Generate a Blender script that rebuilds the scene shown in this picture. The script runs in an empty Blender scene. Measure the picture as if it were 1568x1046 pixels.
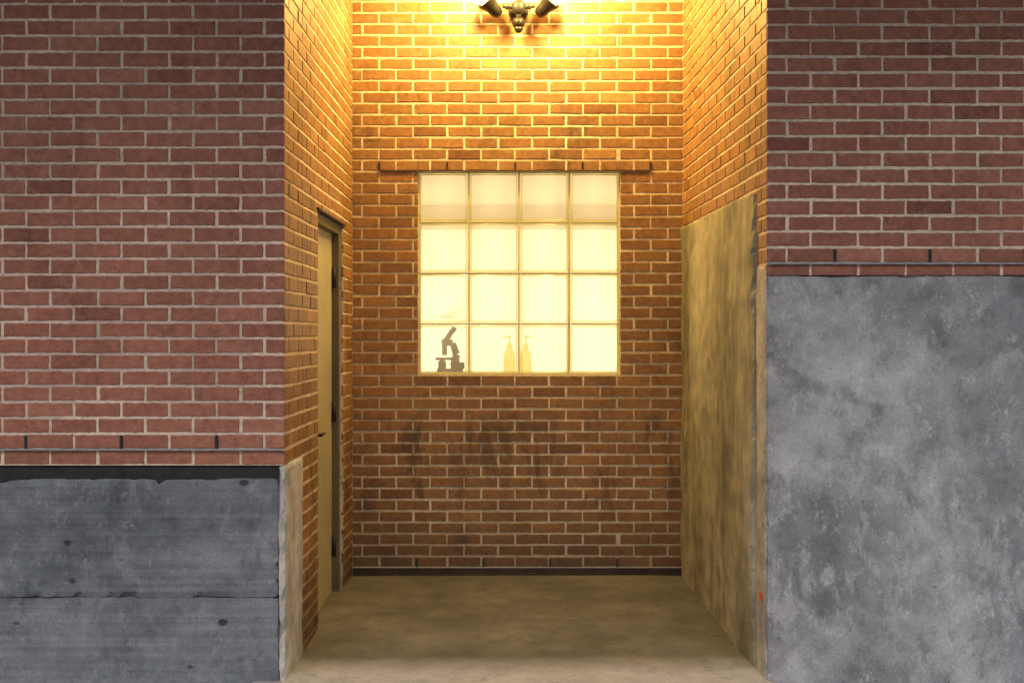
import bpy, bmesh, math, random
from mathutils import Vector, noise
random.seed(7)
S=bpy.context.scene
F=4.845; B=6.81
def XL(y): return -0.920+(y-F)/(B-F)*0.036
def XR(y): return 1.137-(y-F)/(B-F)*0.046
FP=1742.0
def PX(px,d): return (px-766)*d/FP
def PZ(py,d): return 1.44-(py-512)*d/FP

# ---------------- helpers
def empty(name):
    o=bpy.data.objects.new(name,None); S.collection.objects.link(o); return o
def mkobj(name,verts,faces,mat=None,parent=None,smooth=False):
    me=bpy.data.meshes.new(name); me.from_pydata([tuple(v) for v in verts],[],faces); me.update()
    o=bpy.data.objects.new(name,me); S.collection.objects.link(o)
    if mat: me.materials.append(mat)
    if parent: o.parent=parent
    if smooth:
        for p in me.polygons: p.use_smooth=True
    return o
def prism(name,poly,z0,z1,mat,parent):
    n=len(poly)
    v=[(x,y,z0) for x,y in poly]+[(x,y,z1) for x,y in poly]
    f=[tuple(range(n))[::-1],tuple(range(n,2*n))]+[(i,(i+1)%n,n+(i+1)%n,n+i) for i in range(n)]
    o=mkobj(name,v,f,mat,parent)
    bm=bmesh.new(); bm.from_mesh(o.data); bmesh.ops.recalc_face_normals(bm,faces=bm.faces); bm.to_mesh(o.data); bm.free()
    return o
def box(name,x0,x1,y0,y1,z0,z1,mat,parent,bevel=0):
    o=prism(name,[(x0,y0),(x1,y0),(x1,y1),(x0,y1)],z0,z1,mat,parent)
    if bevel:
        m=o.modifiers.new('b','BEVEL'); m.width=bevel; m.segments=2
    return o
def join(objs,name,parent=None):
    bpy.ops.object.select_all(action='DESELECT')
    for o in objs: o.select_set(True)
    bpy.context.view_layer.objects.active=objs[0]
    bpy.ops.object.join(); o=objs[0]; o.name=name
    if parent: o.parent=parent
    return o
def rough_prism(name,poly,z0,z1,mat,parent,cell=0.04,amp=0.004,scale=3.0,edge=0.0,bev=0.008):
    """prism subdivided and displaced with noise for worn concrete"""
    o=prism(name,poly,z0,z1,mat,parent)
    bm=bmesh.new(); bm.from_mesh(o.data)
    for it in range(9):
        es=[e for e in bm.edges if e.calc_length()>cell*2]
        if not es: break
        bmesh.ops.subdivide_edges(bm,edges=es,cuts=1,use_grid_fill=True)
        if len(bm.verts)>60000: break
    bmesh.ops.triangulate(bm,faces=[f for f in bm.faces if len(f.verts)>4])
    bm.normal_update()
    for v in bm.verts:
        n=noise.noise(v.co*scale)+0.5*noise.noise(v.co*scale*4.1)
        lf=len({tuple(round(c,1) for c in f.normal) for f in v.link_faces})
        d=v.normal*(n*amp)
        if lf>1 and edge:
            k=max(0,noise.noise(v.co*14+Vector((5,2,1))))+0.25*abs(noise.noise(v.co*45))
            d-=v.normal*(k*edge+edge*0.15)
        v.co+=d
    bm.to_mesh(o.data); bm.free()
    return o
def lathe(name,prof,mat,parent=None,seg=28,loc=(0,0,0),rot=None):
    v=[];f=[]
    for r,z in prof:
        for i in range(seg):
            a=2*math.pi*i/seg; v.append((r*math.cos(a),r*math.sin(a),z))
    n=len(prof)
    for k in range(n-1):
        for i in range(seg):
            j=(i+1)%seg; f.append((k*seg+i,k*seg+j,(k+1)*seg+j,(k+1)*seg+i))
    f.append(tuple(range(seg))[::-1]); f.append(tuple((n-1)*seg+i for i in range(seg)))
    o=mkobj(name,v,f,mat,parent,smooth=True)
    o.location=loc
    if rot is not None:
        o.rotation_mode='QUATERNION'; o.rotation_quaternion=Vector((0,0,1)).rotation_difference(Vector(rot))
    return o
def rod(name,a,b,r,mat,parent,r2=None,seg=16):
    a=Vector(a);b=Vector(b);L=(b-a).length
    return lathe(name,[(r,0),(r2 or r,L)],mat,parent,seg,a,(b-a))

# ---------------- materials
class NT:
    def __init__(s,name):
        s.m=bpy.data.materials.new(name); s.m.use_nodes=True; s.t=s.m.node_tree; s.t.nodes.clear()
        s.out=s.n('ShaderNodeOutputMaterial'); s.b=s.n('ShaderNodeBsdfPrincipled'); s.l(s.b.outputs[0],s.out.inputs[0])
        s.tc=s.n('ShaderNodeTexCoord')
    def n(s,t,**k):
        x=s.t.nodes.new(t)
        for a,b in k.items(): setattr(x,a,b)
        return x
    def l(s,a,b): s.t.links.new(a,b)
    def map(s,scale=(1,1,1),rot=(0,0,0),loc=(0,0,0)):
        m=s.n('ShaderNodeMapping'); m.inputs['Scale'].default_value=scale; m.inputs['Rotation'].default_value=rot; m.inputs['Location'].default_value=loc
        s.l(s.tc.outputs['Object'],m.inputs[0]); return m.outputs[0]
    def noise(s,scale,detail=4,rough=.55,vec=None,dist=0):
        x=s.n('ShaderNodeTexNoise'); x.inputs['Scale'].default_value=scale; x.inputs['Detail'].default_value=detail
        x.inputs['Roughness'].default_value=rough; x.inputs['Distortion'].default_value=dist
        s.l(vec or s.tc.outputs['Object'],x.inputs['Vector']); return x.outputs[0]
    def axis(s,i):
        x=s.n('ShaderNodeSeparateXYZ'); s.l(s.tc.outputs['Object'],x.inputs[0]); return x.outputs[i]
    def math(s,op,a,b):
        m=s.n('ShaderNodeMath',operation=op)
        for k,v in ((0,a),(1,b)):
            if isinstance(v,(int,float)): m.inputs[k].default_value=v
            else: s.l(v,m.inputs[k])
        return m.outputs[0]
    def ramp(s,fac,stops,interp='LINEAR'):
        r=s.n('ShaderNodeValToRGB'); e=r.color_ramp.elements; r.color_ramp.interpolation=interp
        while len(e)<len(stops): e.new(.5)
        for i,(p,c) in enumerate(stops):
            e[i].position=p; e[i].color=(c,c,c,1) if not isinstance(c,tuple) else (*c,1)
        s.l(fac,r.inputs[0]); return r.outputs[0]
    def mix(s,fac,a,b,mode='MIX'):
        m=s.n('ShaderNodeMix',data_type='RGBA',blend_type=mode)
        for sock,v in ((m.inputs[0],fac),(m.inputs[6],a),(m.inputs[7],b)):
            if isinstance(v,(int,float)): sock.default_value=v
            elif isinstance(v,tuple): sock.default_value=(*v,1)
            else: s.l(v,sock)
        return m.outputs[2]
    def bump(s,h,strength,dist=.002,prev=None):
        b=s.n('ShaderNodeBump'); b.inputs['Strength'].default_value=strength; b.inputs['Distance'].default_value=dist
        s.l(h,b.inputs['Height'])
        if prev: s.l(prev,b.inputs['Normal'])
        return b.outputs[0]
    def fin(s,col,rough=.8,nrm=None,metal=0,spec=.3):
        if isinstance(col,tuple): s.b.inputs['Base Color'].default_value=(*col,1)
        else: s.l(col,s.b.inputs['Base Color'])
        if isinstance(rough,(int,float)): s.b.inputs['Roughness'].default_value=rough
        else: s.l(rough,s.b.inputs['Roughness'])
        s.b.inputs['Metallic'].default_value=metal; s.b.inputs['Specular IOR Level'].default_value=spec
        if nrm: s.l(nrm,s.b.inputs['Normal'])
        return s.m

def smear(s,base,amt):
    """darker towards the floor, plus scuffs and grime in the band people touch, 0.4-1.1 m"""
    z=s.axis(2); band=s.ramp(z,[(.30,0.0),(.50,1.0),(.88,1.0),(1.12,0.0)])
    a=s.ramp(s.noise(3.4,7,.7,s.map((1.6,1.6,.55),(0,.25,0),(2.3,0,5)),.6),[(.50,0.0),(.60,amt)])
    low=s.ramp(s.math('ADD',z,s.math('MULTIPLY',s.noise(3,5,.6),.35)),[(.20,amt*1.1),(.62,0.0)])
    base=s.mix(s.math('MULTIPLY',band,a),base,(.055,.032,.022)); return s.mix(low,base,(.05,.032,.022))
def brick_mat(name,cols,mort,gloss=.75,spec=.3,stain=.4,grime=0):
    s=NT(name)
    at=s.n('ShaderNodeAttribute',attribute_name='bcol'); sep=s.n('ShaderNodeSeparateColor'); s.l(at.outputs['Color'],sep.inputs[0])
    n=len(cols)
    base=s.ramp(sep.outputs[0],[(i/(n-1),c) for i,c in enumerate(cols)])
    big=s.noise(1.3,4); base=s.mix(1,base,s.ramp(big,[(.3,.82),(.7,1.16)]),'MULTIPLY')
    st=s.noise(3.2,6,.68,s.map((1.3,1.3,.8),loc=(3.1,0,.7))); base=s.mix(s.ramp(st,[(.55,0.0),(.70,stain)]),base,(.045,.028,.022))
    mid=s.noise(26,5,.65); base=s.mix(1,base,s.ramp(mid,[(.3,.72),(.7,1.22)]),'MULTIPLY')
    fine=s.noise(260,3,.6); base=s.mix(1,base,s.ramp(fine,[(.3,.78),(.72,1.18)]),'MULTIPLY')
    sm=s.ramp(s.noise(17,6,.75,dist=.5),[(.57,0.0),(.76,.55)]); base=s.mix(sm,base,mort)
    dk=s.ramp(s.noise(55,3,.6),[(.64,0.0),(.75,.6)]); base=s.mix(dk,base,(.03,.02,.018))
    if grime: base=smear(s,base,grime)
    nr=s.bump(fine,.35,.0015); nr=s.bump(mid,.45,.004,nr)
    return s.fin(base,gloss,nr,spec=spec)
def mortar_mat(name,c,grime=0):
    s=NT(name)
    b=s.mix(1,c,s.ramp(s.noise(2.0,4),[(.3,.72),(.7,1.15)]),'MULTIPLY')
    b=s.mix(1,b,s.ramp(s.noise(40,5,.7),[(.3,.7),(.7,1.2)]),'MULTIPLY')
    if grime: b=smear(s,b,grime)
    f=s.noise(330,3,.7)
    return s.fin(b,.95,s.bump(f,.6,.002),spec=.1)
M_BR=brick_mat('red_brick',[(.25,.100,.069),(.33,.136,.092),(.36,.150,.102),(.375,.158,.108),(.39,.168,.115),(.46,.21,.145)],(.52,.38,.29),stain=.3)
M_BA=brick_mat('lamplit_brick',[(.21,.095,.035),(.27,.134,.05),(.30,.152,.055),(.32,.164,.06),(.33,.155,.055),(.41,.22,.08)],(.50,.38,.24),.5,.45,.6,.6)  # same brick with the lamp's golden cast mixed into its colour
M_MO=mortar_mat('mortar',(.78,.63,.52)); M_MA=mortar_mat('alcove_mortar',(.80,.70,.52),.5)

def concrete(name,dark,mid,light,spots=True,bump=.5,streak=(1,1,1),con=1.0,lines=0,drip=0,daylight=None):
    s=NT(name)
    v=s.map(streak)
    n1=s.noise(1.7,8,.62,v,.15)
    c=s.ramp(n1,[(.30,dark),(.5,mid),(.70,light)])
    if daylight:
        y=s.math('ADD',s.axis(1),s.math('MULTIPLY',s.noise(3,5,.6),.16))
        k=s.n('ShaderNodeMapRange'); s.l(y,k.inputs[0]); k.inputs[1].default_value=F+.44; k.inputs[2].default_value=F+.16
        c=s.mix(k.outputs[0],c,daylight)  # daylight at the front edge painted into the floor colour
    n2=s.noise(8,8,.68,v,.2); c=s.mix(1,c,s.ramp(n2,[(.32,1-.3*con),(.5,1.0),(.7,1+.25*con)]),'MULTIPLY')
    n3=s.noise(3.6,10,.74,s.map((1.5,1.5,.8),(0,.35,0),(4,2,1)),.35)
    if not daylight: c=s.mix(s.ramp(n3,[(.545,0.0),(.60,.42*con),(.72,.6*con)]),c,light)
    n8=s.noise(22,8,.78,s.map((1,1,.6),(0,-.5,0)),.3)
    if not daylight: c=s.mix(s.ramp(n8,[(.55,0.0),(.64,.5*con)]),c,tuple(min(1,x*1.2) for x in light))
    n5=s.noise(110,5,.75); c=s.mix(1,c,s.ramp(n5,[(.3,.76),(.7,1.18)]),'MULTIPLY')
    n4=s.noise(5,8,.72,s.map((1,1,.6),(0,.2,0),(9,1,3)),.3); c=s.mix(s.ramp(n4,[(.55,0.0),(.66,.55*con)]),c,tuple(x*.5 for x in dark))
    n7=s.noise(36,4,.6); c=s.mix(s.ramp(n7,[(.66,0.0),(.74,.7)]),c,tuple(x*.35 for x in dark))
    if lines:
        n9=s.noise(2.2,5,.6,s.map((.35,.35,26))); c=s.mix(1,c,s.ramp(n9,[(.35,1-lines),(.65,1+lines)]),'MULTIPLY')
    if drip:
        nd=s.noise(3.2,7,.6,s.map((1.5,1.5,.28),loc=(1,2,3)),.3); c=s.mix(s.ramp(nd,[(.50,0.0),(.60,drip)]),c,tuple(x*.55 for x in dark))
        nd=s.noise(4.5,7,.65,s.map((1.8,1.8,.4),loc=(7,2,1)),.3); c=s.mix(s.ramp(nd,[(.54,0.0),(.64,drip*.8)]),c,tuple(x*1.1 for x in light))
    nr=s.bump(n2,bump,.006); nr=s.bump(n5,.5,.0025,nr); nr=s.bump(n8,.4,.003,nr)
    if spots:
        vo=s.n('ShaderNodeTexVoronoi'); vo.inputs['Scale'].default_value=5.3; s.l(s.map((1,1,1.35)),vo.inputs['Vector'])
        wob=s.n('ShaderNodeMath',operation='MULTIPLY_ADD'); s.l(n8,wob.inputs[0]); wob.inputs[1].default_value=.12; s.l(vo.outputs['Distance'],wob.inputs[2])
        m=s.ramp(wob.outputs[0],[(.14,.9),(.19,0.0)])
        c=s.mix(m,c,tuple(x*.35 for x in dark))
        inv=s.ramp(wob.outputs[0],[(.14,0.0),(.19,1.0)]); nr=s.bump(inv,.7,.01,nr)
    return s.fin(c,.85,nr,spec=.25)
M_CR=concrete('grey_concrete',(.20,.212,.24),(.32,.335,.365),(.52,.54,.57),spots=False,con=1.0)
M_CL=concrete('board_formed_concrete',(.105,.122,.15),(.17,.19,.225),(.27,.29,.33),streak=(.8,.8,1.3),con=.95,lines=.14)
M_CS=concrete('stained_concrete',(.17,.16,.115),(.31,.29,.205),(.46,.43,.33),spots=False,streak=(1.2,1.2,.6),bump=.7,con=.8,drip=.45)
M_CE=concrete('edge_concrete',(.30,.29,.28),(.45,.44,.42),(.62,.61,.58),spots=False)
M_FL=concrete('floor_concrete',(.075,.07,.056),(.115,.108,.088),(.16,.152,.125),spots=False,bump=.35,con=.6,daylight=(.33,.335,.35))
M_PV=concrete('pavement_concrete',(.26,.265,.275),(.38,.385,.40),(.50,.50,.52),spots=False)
def simple(name,c,rough=.5,metal=0,ns=30,var=.25,spec=.4,bump=.1):
    s=NT(name); n=s.noise(ns,5,.65)
    col=s.mix(1,c,s.ramp(n,[(.3,1-var),(.7,1+var)]),'MULTIPLY')
    return s.fin(col,rough,s.bump(n,bump,.002),metal,spec)
M_FLASH=simple('galvanised_flashing',(.34,.34,.35),.5,.4)
M_DFL=simple('rusted_steel',(.07,.05,.035),.7,.2)
M_BLK=simple('black_parts_and_shade',(.022,.022,.026),.7,ns=14,var=.5,bump=.5)  # black vents and hinges; also paints the shade under the left brick
M_BRN=simple('base_membrane_paint',(.05,.035,.022),.8,ns=14,var=.5,bump=.5)
M_DOOR=simple('door_paint',(.46,.42,.28),.45,ns=3,var=.12)
M_FRM=simple('door_frame_paint',(.15,.12,.06),.5,ns=6)
M_BRZ=simple('dark_bronze',(.018,.014,.012),.42,.2)
M_GRY=simple('grey_cast_metal',(.045,.042,.04),.4,.3)
M_WP=simple('wall_paint',(.80,.78,.72),.9,var=.03)
M_CEIL=simple('ceiling_paint',(.50,.43,.32),.9,var=.05)
M_RC=simple('room_ceiling_paint',(.50,.43,.31),.9,var=.05)
M_GM=simple('glass_block_mortar',(.58,.55,.34),.8,ns=60)
M_DRK=simple('dark_enamel',(.07,.045,.03),.4)
M_ORG=simple('orange_paint',(.8,.12,.03),.7)
def emis(name,c,st):
    s=NT(name); e=s.n('ShaderNodeEmission'); e.inputs[0].default_value=(*c,1); e.inputs[1].default_value=st
    s.l(e.outputs[0],s.out.inputs[0]); return s.m
def glassy(name,tint,gl,ty=0.0,tlc=(.9,.85,.6,1)):
    s=NT(name); tr=s.n('ShaderNodeBsdfTransparent'); tr.inputs[0].default_value=(*tint,1)
    g=s.n('ShaderNodeBsdfGlossy'); g.inputs['Roughness'].default_value=.08
    tl=s.n('ShaderNodeBsdfTranslucent'); tl.inputs[0].default_value=tlc
    m=s.n('ShaderNodeMixShader'); m.inputs[0].default_value=gl; s.l(tr.outputs[0],m.inputs[1]); s.l(g.outputs[0],m.inputs[2])
    m2=s.n('ShaderNodeMixShader'); m2.inputs[0].default_value=ty; s.l(m.outputs[0],m2.inputs[1]); s.l(tl.outputs[0],m2.inputs[2])
    s.l(m2.outputs[0],s.out.inputs[0]); return s.m
M_GL=glassy('clear_block_glass',(.97,.96,.90),.05,.30,(.95,.92,.78,1))
M_GR=glassy('block_rim_glass',(.80,.77,.52),.12,.45)
M_BOT=glassy('bottle_plastic',(.93,.87,.62),.05,.35,(.95,.85,.5,1))

# ---------------- brick wall builder
def bricks(name,org,u,nrm,regions,up,zp,mat,parent,L=.203,H=.0677,j=.0115,depth=.0115):
    org=Vector(org);u=Vector(u).normalized();nrm=Vector(nrm).normalized()
    V=[];Fc=[];C=[]
    for (u0,u1,z0,z1) in regions:
        k0=int(math.floor((z0-zp)/H))-1; k1=int(math.ceil((z1-zp)/H))+1
        for k in range(k0,k1):
            za=max(zp+k*H+j/2,z0); zb=min(zp+(k+1)*H-j/2,z1)
            if zb-za<.012: continue
            off=up+(L/2 if k%2 else 0)
            m0=int(math.floor((u0-off)/L))-1; m1=int(math.ceil((u1-off)/L))+1
            for m in range(m0,m1):
                rnd=random.Random(k*7919+m*104729+len(name)*31)
                ja=rnd.uniform(-.0025,.0025)
                a=off+m*L+j/2+ja; b=off+(m+1)*L-j/2+ja*.5
                a=max(a,u0); b=min(b,u1)
                if b-a<.014: continue
                dz=rnd.uniform(-.0014,.0014); fo=rnd.uniform(-.0012,.0010)
                tilt=rnd.uniform(-.0012,.0012)
                g=min(1,max(0,rnd.gauss(.5,.20)))
                col=(g,rnd.random(),rnd.random(),1)
                nu=max(2,int((b-a)/.016)); nz=3
                def loop(ins):
                    p=[]
                    for i in range(nu): p.append((a+ins+(b-a-2*ins)*i/nu,za+ins))
                    for i in range(nz): p.append((b-ins,za+ins+(zb-za-2*ins)*i/nz))
                    for i in range(nu): p.append((b-ins-(b-a-2*ins)*i/nu,zb-ins))
                    for i in range(nz): p.append((a+ins,zb-ins-(zb-za-2*ins)*i/nz))
                    return p
                o_=loop(0); i_=loop(.0028); N=len(o_); base=len(V)
                jit=[(rnd.uniform(-.0015,.0015),rnd.uniform(-.0015,.0015)) for _ in range(N)]
                for lp,dp in ((o_,-depth),(o_,fo-.0026),(i_,fo)):
                    for q,(pu,pz) in enumerate(lp):
                        t=tilt*((pu-(a+b)/2)/(L/2))
                        P=org+u*(pu+jit[q][0])+nrm*(dp+(t if dp!=-depth else 0)); P.z=pz+jit[q][1]+dz*(1 if zb<z1 and za>z0 else 0)
                        V.append(P); C.append(col)
                for r in range(2):
                    for q in range(N):
                        q2=(q+1)%N
                        Fc.append((base+r*N+q,base+r*N+q2,base+(r+1)*N+q2,base+(r+1)*N+q))
                Fc.append(tuple(base+2*N+q for q in range(N)))
    o=mkobj(name,V,Fc,mat,parent)
    ca=o.data.color_attributes.new('bcol','FLOAT_COLOR','POINT')
    flat=[c for col in C for c in col]; ca.data.foreach_set('color',flat)
    bm=bmesh.new(); bm.from_mesh(o.data); bmesh.ops.recalc_face_normals(bm,faces=bm.faces); bm.to_mesh(o.data); bm.free()
    return o

BLD=empty('brick_building')
TOP=4.3; ALC=3.95   # wall top / alcove ceiling
W=4.6
# --- front walls
zl=.951; zr=1.743; H=.0677
LB=.884   # left brick bottom
RBt=1.692
bricks('left_front_bricks',(0,F,0),(1,0,0),(0,-1,0),[(-W,-.920,LB,TOP)],PX(40,F),zl,M_BR,BLD)
bricks('right_front_bricks',(0,F,0),(1,0,0),(0,-1,0),[(1.137,W,RBt,TOP)],PX(1278,F),zr,M_BR,BLD)
bricks('lintel_bricks',(0,F,0),(1,0,0),(0,-1,0),[(-.9195,1.1365,ALC,TOP)],PX(40,F),zl,M_BR,BLD)
e=.0035
DN,DF,DT=5.66,6.46,2.05
CN=5.243
# --- side wall left (u along y)
def side(name,fn,nx,regions,up,zp,mat):
    a=Vector((fn(F),F,0)); b=Vector((fn(B),B,0)); u=(b-a).normalized()
    n=Vector((nx*u.y,-nx*u.x,0)).normalized()
    if n.x*nx<0: n=-n
    return bricks(name,a,u,n,regions,up,zp,mat,BLD)
D=B-F
side('left_alcove_bricks',XL,1,[(.0125,CN-F,LB,ALC),(CN-F,DN-F,-.03,ALC),(DN-F,DF-F,DT+.012,ALC),(DF-F,D-.002,.0,ALC)],.10,zl,M_BA)
CP=5.02
side('right_alcove_bricks',XR,-1,[(.0125,CP-F,1.742,ALC),(CP-F,D-.002,2.05,ALC)],.10,zr,M_BA)
# --- back wall
WX0,WX1=PX(640,B),PX(950,B); WZ0,WZ1=.048+17*H,.048+35*H
xb0,xb1=XL(B)+.001,XR(B)-.001
bricks('back_wall_bricks',(0,B,0),(1,0,0),(0,-1,0),[(xb0,WX0,.048,ALC),(WX1,xb1,.048,ALC),(WX0,WX1,.048,WZ0),(WX0,WX1,WZ1,ALC)],PX(581,B),.048,M_BA,BLD)
# --- mortar cores
prism('left_core_front',[(-W,F+e),(XL(F)-e,F+e),(XL(CN)-e,CN),(-W,CN)],LB,TOP,M_MO,BLD)
prism('left_core_mid',[(-W,CN),(XL(CN)-e,CN),(XL(DN)-e,DN),(-W,DN)],-.1,TOP,M_MA,BLD)
prism('left_core_over_door',[(-W,DN),(XL(DN)-e,DN),(XL(DF)-e,DF),(-W,DF)],DT+.01,TOP,M_MA,BLD)
prism('left_core_back',[(-W,DF),(XL(DF)-e,DF),(XL(B)-e,B+.2),(-W,B+.2)],-.1,TOP,M_MA,BLD)
prism('right_core_front',[(XR(F)+e,F+e),(W,F+e),(W,CP),(XR(CP)+e,CP)],RBt,TOP,M_MO,BLD)
prism('right_core_back',[(XR(CP)+e,CP),(W,CP),(W,B+.2),(XR(B)+e,B+.2)],-.1,TOP,M_MA,BLD)
yb=B+e; yw=B+.2
x0,x1=xb0-.02,xb1+.02
box('back_core_left',x0,WX0-.0,yb,yw,-.1,ALC,M_MA,BLD); box('back_core_right',WX1,x1,yb,yw,-.1,ALC,M_MA,BLD)
box('back_core_sill',WX0,WX1,yb,yw,-.1,WZ0,M_MA,BLD); box('back_core_head',WX0,WX1,yb,yw,WZ1,ALC,M_MA,BLD)
prism('roof_slab',[(-W,F+.3),(W,F+.3),(W,B+3.3),(-W,B+3.3)],TOP,TOP+.1,M_CEIL,BLD)
box('alcove_ceiling',-.95,1.15,F+.015,B+.1,ALC,ALC+.05,M_CEIL,BLD)
box('lintel_core',-.95,1.15,F+e,F+.2,ALC+.052,TOP,M_MO,BLD)
box('upper_facade',-W,W,F-.02,F+.3,TOP,TOP+2.5,M_MO,BLD)
box('added_shade_slab',-W,W,F-2.0,F-.021,TOP+.02,TOP+.25,M_PV,BLD,.01)  # unseen slab added to shade the upper walls and alcove

# --- concrete
zc=.82; seam=.318
rough_prism('left_concrete_upper',[(-W,F-.004),(-.942,F-.004),(-.942,CN-.01),(-W,CN-.01)],seam-.0005,zc+.006,M_CL,BLD,.022,.005,4,.034)
rough_prism('left_concrete_lower',[(-W,F-.007),(-.942,F-.007),(-.942,CN-.01),(-W,CN-.01)],-.2,seam+.003,M_CL,BLD,.022,.004,4,.012)
box('recess_shade_band',-W,-.945,F+.014,CN-.02,zc-.05,LB,M_BLK,BLD)  # dark strip painting the recess shadow between brick and concrete
rough_prism('left_concrete_end',[(-.944,F-.007),(XL(F)+.006,F-.007),(XL(CN)+.006,CN),(-.944,CN)],-.2,LB-.001,M_CE,BLD,.015,.004,6,.020)
rough_prism('right_concrete_wall',[(XR(F)-.002,F-.006),(W,F-.006),(W,CP),(XR(CP)-.002,CP)],-.2,RBt-.001,M_CR,BLD,.022,.005,4,.026)
rough_prism('right_concrete_end',[(XR(F)-.006,F+.012),(XR(F)+.03,F+.012),(XR(CP)+.03,CP),(XR(CP)-.006,CP)],-.2,1.738,M_CE,BLD,.015,.004,6,.014)
rough_prism('stained_concrete_panel',[(XR(CP)-.02,CP+.001),(XR(CP)+.03,CP+.001),(XR(B)+.03,B-.002),(XR(B)-.012,B-.002)],-.1,2.078,M_CS,BLD,.016,.014,2.2,.036)
# --- flashings and weeps
box('left_flashing',-W,-.917,F-.011,F+.003,zl-.004,zl+.004,M_FLASH,BLD,.001)
box('right_flashing',1.131,W,F-.011,F+.003,zr-.005,zr+.004,M_FLASH,BLD,.001)
box('lintel_angle',PX(581,B),PX(997,B),B-.010,B+.003,WZ1-.003,WZ1+.004,M_DFL,BLD,.001)
box('base_flashing',xb0,xb1,B-.008,B+.0028,.045,.050,M_FLASH,BLD,.001)
box('base_membrane',xb0,xb1,B-.002,B+.006,-.05,.0448,M_BRN,BLD)
weeps=[]
def weep(x,y,z,h=.058):
    weeps.append(box('w',x-.0055,x+.0055,y-.006,y+.002,z+.003,z+.003+h,M_BLK,None,.0015))
for i in range(-8,14):
    x=PX(40+146*i,F)
    if x<-.95 and x>-W: weep(x,F,zl)
    x=PX(1278+146*i,F)
    if x>1.17 and x<W: weep(x,F,zr)
for p in (581,685,789,892,996): weep(PX(p,B),B,WZ1,.05)
for p in (638,740,842,945): weep(PX(p,B),B,.048,.05)
join(weeps,'weep_vents',BLD)

# --- door in the left alcove wall
rx=.058
def XLd(y,r): return XL(y)-r
DOOR=empty('steel_door'); DOOR.parent=BLD
prism('door_leaf',[(XLd(DN,rx),DN-.06),(XLd(DF-.05,rx),DF-.05),(XLd(DF-.05,rx+.045),DF-.05),(XLd(DN,rx+.045),DN-.06)],-.03,DT-.045,M_DOOR,DOOR)
prism('jamb_far',[(XLd(DF,.02),DF-.048),(XLd(DF,.02),DF+.001),(XLd(DF,.12),DF+.001),(XLd(DF,.12),DF-.048)],-.05,DT+.008,M_FRM,DOOR)
prism('jamb_near',[(XLd(DN,.02),DN-.001),(XLd(DN,.02),DN+.03),(XLd(DN,.12),DN+.03),(XLd(DN,.12),DN-.001)],-.05,DT+.008,M_FRM,DOOR)
prism('head',[(XLd(DN,.02),DN+.03),(XLd(DF,.02),DF-.048),(XLd(DF,.12),DF-.048),(XLd(DN,.12),DN+.03)],DT-.043,DT+.008,M_FRM,DOOR)
prism('lintel_angle',[(XL(DN)+.010,DN-.04),(XL(DF)+.010,DF+.03),(XLd(DF,.02),DF+.03),(XLd(DN,.02),DN-.04)],DT+.0085,DT+.018,M_DFL,DOOR)
for zpx in (425,630,835):
    z=PZ(zpx,DF-.05)
    rod('hinge_knuckle',(XLd(DF,rx-.012),DF-.052,z-.055),(XLd(DF,rx-.012),DF-.052,z+.055),.012,M_BLK,DOOR)
zlv=PZ(665,5.80)
lathe('lever_rose',[(.03,0),(.03,.006),(.024,.012)],M_BRZ,DOOR,20,(XLd(5.78,rx),5.78,zlv),(1,0,0))
rod('lever_stem',(XLd(5.78,rx),5.78,zlv),(XLd(5.78,rx)+.055,5.78,zlv),.009,M_BRZ,DOOR)
rod('lever_handle',(XLd(5.78,rx)+.052,5.77,zlv),(XLd(5.78,rx)+.052,5.89,zlv),.0085,M_BRZ,DOOR,.006)

# --- glass block window
WIN=empty('glass_block_window'); WIN.parent=BLD
bw=(WX1-WX0)/4; bh=(WZ1-WZ0)/4; wy=B+.035
mj=.0085
for i in range(5):
    x=WX0+i*bw; a=max(x-mj/2,WX0); b=min(x+mj/2,WX1)
    if i==0: b=WX0+.008
    if i==4: a=WX1-.008
    box('mortar_v',a,b,wy+.004,wy+.09,WZ0,WZ1,M_GM,WIN)
    z=WZ0+i*bh; a=max(z-mj/2,WZ0); b=min(z+mj/2,WZ1)
    if i==0: b=WZ0+.008
    if i==4: a=WZ1-.008
    box('mortar_h',WX0,WX1,wy+.006,wy+.088,a,b,M_GM,WIN)
def roundrect(x0,x1,z0,z1,r,n=5):
    p=[]
    for cx,cz,a0 in ((x1-r,z1-r,0),(x0+r,z1-r,90),(x0+r,z0+r,180),(x1-r,z0+r,270)):
        for k in range(n+1):
            a=math.radians(a0+90*k/n); p.append((cx+r*math.cos(a),cz+r*math.sin(a)))
    return p
for i in range(4):
    for k in range(4):
        xa=WX0+i*bw+.006; xb=WX0+(i+1)*bw-.006; za=WZ0+k*bh+.006; zb=WZ0+(k+1)*bh-.006
        V=[];Fc=[]
        rings=[(0,.004,.008),(.004,-.001,.010),(.009,-.003,.012),(.013,.002,.013)]
        N=None
        for ins,dy,r in rings:
            lp=roundrect(xa+ins,xb-ins,za+ins,zb-ins,r); N=len(lp)
            V+=[(x,wy+dy,z) for x,z in lp]
        for q in range(len(rings)-1):
            for t in range(N):
                t2=(t+1)%N; Fc.append((q*N+t,q*N+t2,(q+1)*N+t2,(q+1)*N+t))
        o=mkobj('block_rim',V,Fc,M_GR,WIN,True)
        lp=roundrect(xa+.013,xb-.013,za+.013,zb-.013,.013)
        mkobj('block_pane',[(x,wy+.002,z) for x,z in lp],[tuple(range(N))],M_GL,WIN)
        lp2=roundrect(xa+.004,xb-.004,za+.004,zb-.004,.010)
        V=[(x,wy+.01,z) for x,z in lp2]+[(x,wy+.085,z) for x,z in lp2]
        mkobj('block_side',V,[(t,(t+1)%N,N+(t+1)%N,N+t) for t in range(N)],M_GR,WIN,True)
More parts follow.
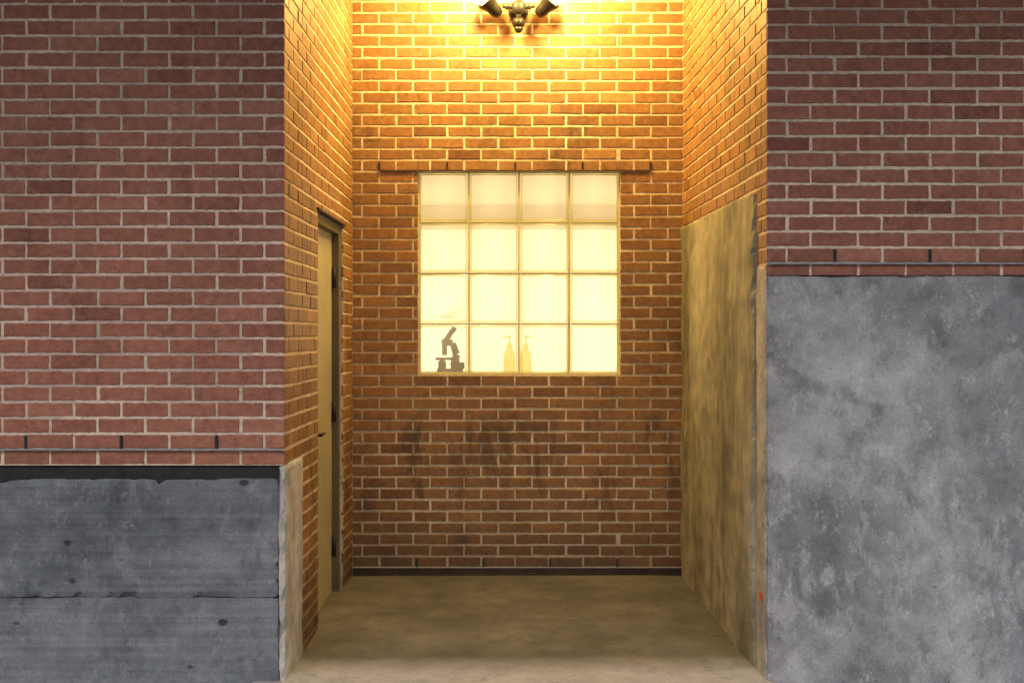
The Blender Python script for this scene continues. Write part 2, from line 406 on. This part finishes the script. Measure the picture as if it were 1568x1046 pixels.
# --- interior room
RM=empty('interior_room'); RM.parent=BLD
RB=B+2.9
box('room_back',-2.2,2.6,RB,RB+.1,-.1,3,M_WP,RM)
box('room_left',-1.7,-1.6,yw,RB,-.1,3,M_WP,RM); box('room_right',1.9,2.0,yw,RB,-.1,3,M_WP,RM)
box('room_ceiling',-1.6,1.9,yw+.001,RB,2.50,2.6,M_RC,RM)
box('room_floor',-1.6,1.9,yw+.001,RB,-.1,0,M_CEIL,RM)
box('room_bulkhead',-1.6,1.9,RB-.35,RB-.001,2.335,2.499,M_RC,RM)
box('room_front_l',-1.6,WX0-.05,yw+.002,yw+.02,0,2.44,M_WP,RM); box('room_front_r',WX1+.05,1.9,yw+.002,yw+.02,0,2.44,M_WP,RM)
box('counter',WX0-.3,WX1+.3,yw+.021,yw+.6,WZ0-.045,WZ0-.003,M_WP,RM,.004)
box('shelf_board',-.52,-.42,RB-.2,RB-.001,PZ(487,RB),PZ(487,RB)+.015,M_CEIL,RM)
def alight(name,loc,rot,sx,sy,e,c,par):
    L=bpy.data.lights.new(name,'AREA'); L.shape='RECTANGLE'; L.size=sx; L.size_y=sy; L.energy=e; L.color=c
    o=bpy.data.objects.new(name,L); S.collection.objects.link(o); o.location=loc; o.rotation_euler=rot; o.parent=par; return o
R=math.radians
alight('room_lamp_l',(-1.45,B+1.6,1.2),(0,R(-90),R(12)),1.4,1.0,56,(1,.86,.60),RM)
alight('room_lamp_r',(1.75,B+1.6,1.2),(0,R(90),R(-12)),1.4,1.0,56,(1,.86,.60),RM)

# --- things on the sill
def bottle(loc,name,flip=1):
    E=empty(name); E.location=loc
    lathe('body',[(.030,0),(.037,.006),(.037,.115),(.032,.135),(.016,.150),(.014,.165)],M_BOT,E,24)
    lathe('collar',[(.018,.160),(.018,.185),(.010,.188)],M_BOT,E,20)
    lathe('pump_stem',[(.005,.185),(.005,.225),(.012,.226),(.012,.238)],M_BOT,E,14)
    rod('spout',(0,0,.231),(flip*.045,0,.226),.006,M_BOT,E,.004); return E
yo=yw+.10
zs=WZ0-.002
bottle((PX(780,yo),yo,zs),'soap_dispenser',-1)
bottle((PX(805,yo),yo+.02,zs),'soap_dispenser',1)
MS=empty('microscope'); MS.location=(PX(688,yo),yo,zs)
def mb(n,x0,x1,y0,y1,z0,z1): return box(n,x0,x1,y0,y1,z0,z1,M_DRK,MS,.004)
mb('base',-.075,.085,-.06,.06,0,.03)
mb('base_heel',.01,.095,-.04,.04,.03,.07)
for a,b,r,r2 in (((.03,0,.05),(.045,0,.12),.026,.024),((.045,0,.12),(.02,0,.19),.024,.020),((.02,0,.19),(-.025,0,.20),.020,.022),((-.03,0,.215),(-.03,0,.115),.020,.015),((-.025,0,.20),(.02,0,.27),.018,.016)):
    rod('arm',a,b,r,M_DRK,MS,r2)
mb('stage',-.085,.02,-.045,.045,.085,.100)
lathe('focus_knob',[(.026,0),(.026,.02)],M_DRK,MS,20,(.04,-.03,.08),(0,-1,0))
lathe('condenser',[(.018,.022),(.026,.03),(.026,.07),(.014,.084)],M_DRK,MS,20,(-.045,0,0))
lathe('eye_lens',[(.014,0),(.018,.03)],M_DRK,MS,16,(.02,0,.262),(.5,0,.8))

# --- flood light
FLD=empty('flood_light'); cx=PX(794,B-.08); cz=PZ(12,B-.08)
FLD.location=(cx,B,cz)
lathe('wall_plate',[(.062,0),(.062,.012),(.05,.03),(.03,.034)],M_GRY,FLD,32,(0,-.001,.0),(0,-1,0))
lathe('junction_body',[(.03,0),(.038,.01),(.046,.045),(.040,.075),(.018,.088)],M_GRY,FLD,24,(0,-.03,0),(0,-1,0))
bg_=emis('bulb_glow',(1,.72,.3),18)
for sx in (-1,1):
    rod('swivel_arm',(sx*.02,-.085,.0),(sx*.095,-.10,.006),.014,M_GRY,FLD)
    lathe('swivel_nut',[(.018,0),(.02,.006),(.02,.016),(.016,.02)],M_GRY,FLD,12,(sx*.058,-.093,.003),(sx,0,.1))
    d=Vector((sx*.66,-.38,.62)).normalized(); p=Vector((sx*.128,-.105,-.035))
    lathe('lamp_bell',[(.014,-.026),(.026,-.020),(.036,.0),(.040,.035),(.046,.06),(.058,.085),(.062,.10),(.059,.10),(.050,.082),(.03,.04)],M_BRZ,FLD,32,p,d)
    lathe('lamp_bulb',[(.02,.05),(.035,.09),(.056,.135),(.058,.15),(.045,.163),(.02,.168)],bg_,FLD,32,p,d)
rod('sensor_arm',(0,-.075,-.01),(0,-.085,-.07),.016,M_GRY,FLD)
lathe('sensor_head',[(.012,.045),(.026,.04),(.038,.022),(.038,.0),(.030,-.012),(.012,-.018)][::-1],M_BRZ,FLD,28,(0,-.09,-.105),(0,-.25,1))
lathe('sensor_lens',[(.001,-.036),(.016,-.032),(.027,-.014),(.028,.004)],M_GRY,FLD,24,(0,-.09,-.118),(0,-.25,1))
LC=(1,.67,.18)
for sx in (-1,1):
    L=bpy.data.lights.new('bulb_light','POINT'); L.energy=100; L.color=LC; L.shadow_soft_size=.06
    o=bpy.data.objects.new('bulb_light',L); S.collection.objects.link(o); o.parent=FLD; o.location=(sx*.27,-.42,.20)

# --- floor and ground
def gridobj(name,x0,x1,y0,y1,zf,mat,nx,ny,amp=.002):
    V=[];Fc=[]
    for j in range(ny+1):
        for i in range(nx+1):
            x=x0+(x1-x0)*i/nx; y=y0+(y1-y0)*j/ny
            V.append((x,y,zf(x,y)+amp*noise.noise(Vector((x*2,y*2,0)))))
    for j in range(ny):
        for i in range(nx):
            a=j*(nx+1)+i; Fc.append((a,a+1,a+nx+2,a+nx+1))
    return mkobj(name,V,Fc,mat,None,True)
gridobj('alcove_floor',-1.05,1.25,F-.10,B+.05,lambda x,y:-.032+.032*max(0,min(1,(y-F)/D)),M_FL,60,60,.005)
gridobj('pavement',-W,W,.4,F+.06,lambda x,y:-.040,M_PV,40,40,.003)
gridobj('street_ground',-150,150,-150,150,lambda x,y:-.16,simple('asphalt',(.05,.05,.052),.9,ns=60),8,8,0)
box('kerb',-W,W,.25,.3995,-.2,-.040,M_PV,None,.01)
mk=box('orange_mark',XR(4.95)-.0125,XR(4.95)-.0095,4.90,4.93,PZ(918,4.92),PZ(905,4.92),M_ORG,BLD)

# --- sky and sun
w=bpy.data.worlds.new('World'); S.world=w; w.use_nodes=True; nt=w.node_tree; nt.nodes.clear()
o_=nt.nodes.new('ShaderNodeOutputWorld'); bg=nt.nodes.new('ShaderNodeBackground'); sk=nt.nodes.new('ShaderNodeTexSky')
sk.sky_type='NISHITA'; sk.sun_disc=False; sk.sun_elevation=R(50); sk.sun_rotation=R(180); sk.air_density=1; sk.dust_density=3
bg.inputs[1].default_value=.064
nt.links.new(sk.outputs[0],bg.inputs[0]); nt.links.new(bg.outputs[0],o_.inputs[0])
L=bpy.data.lights.new('sun','SUN'); L.energy=1.8; L.angle=R(40); L.color=(1,.91,.81)
o=bpy.data.objects.new('sun',L); S.collection.objects.link(o)
o.rotation_euler=Vector((0.05,.57,-.82)).to_track_quat('-Z','Y').to_euler()

# --- camera
c=bpy.data.cameras.new('cam'); c.lens=40; c.sensor_width=36; c.clip_end=600
c.shift_x=18/1568; c.shift_y=-10.5/1568
co=bpy.data.objects.new('camera',c); S.collection.objects.link(co); co.location=(0,0,1.44); co.rotation_euler=(R(90),0,0)
S.camera=co
S.view_settings.view_transform='Standard'; S.view_settings.look='None'; S.view_settings.exposure=0
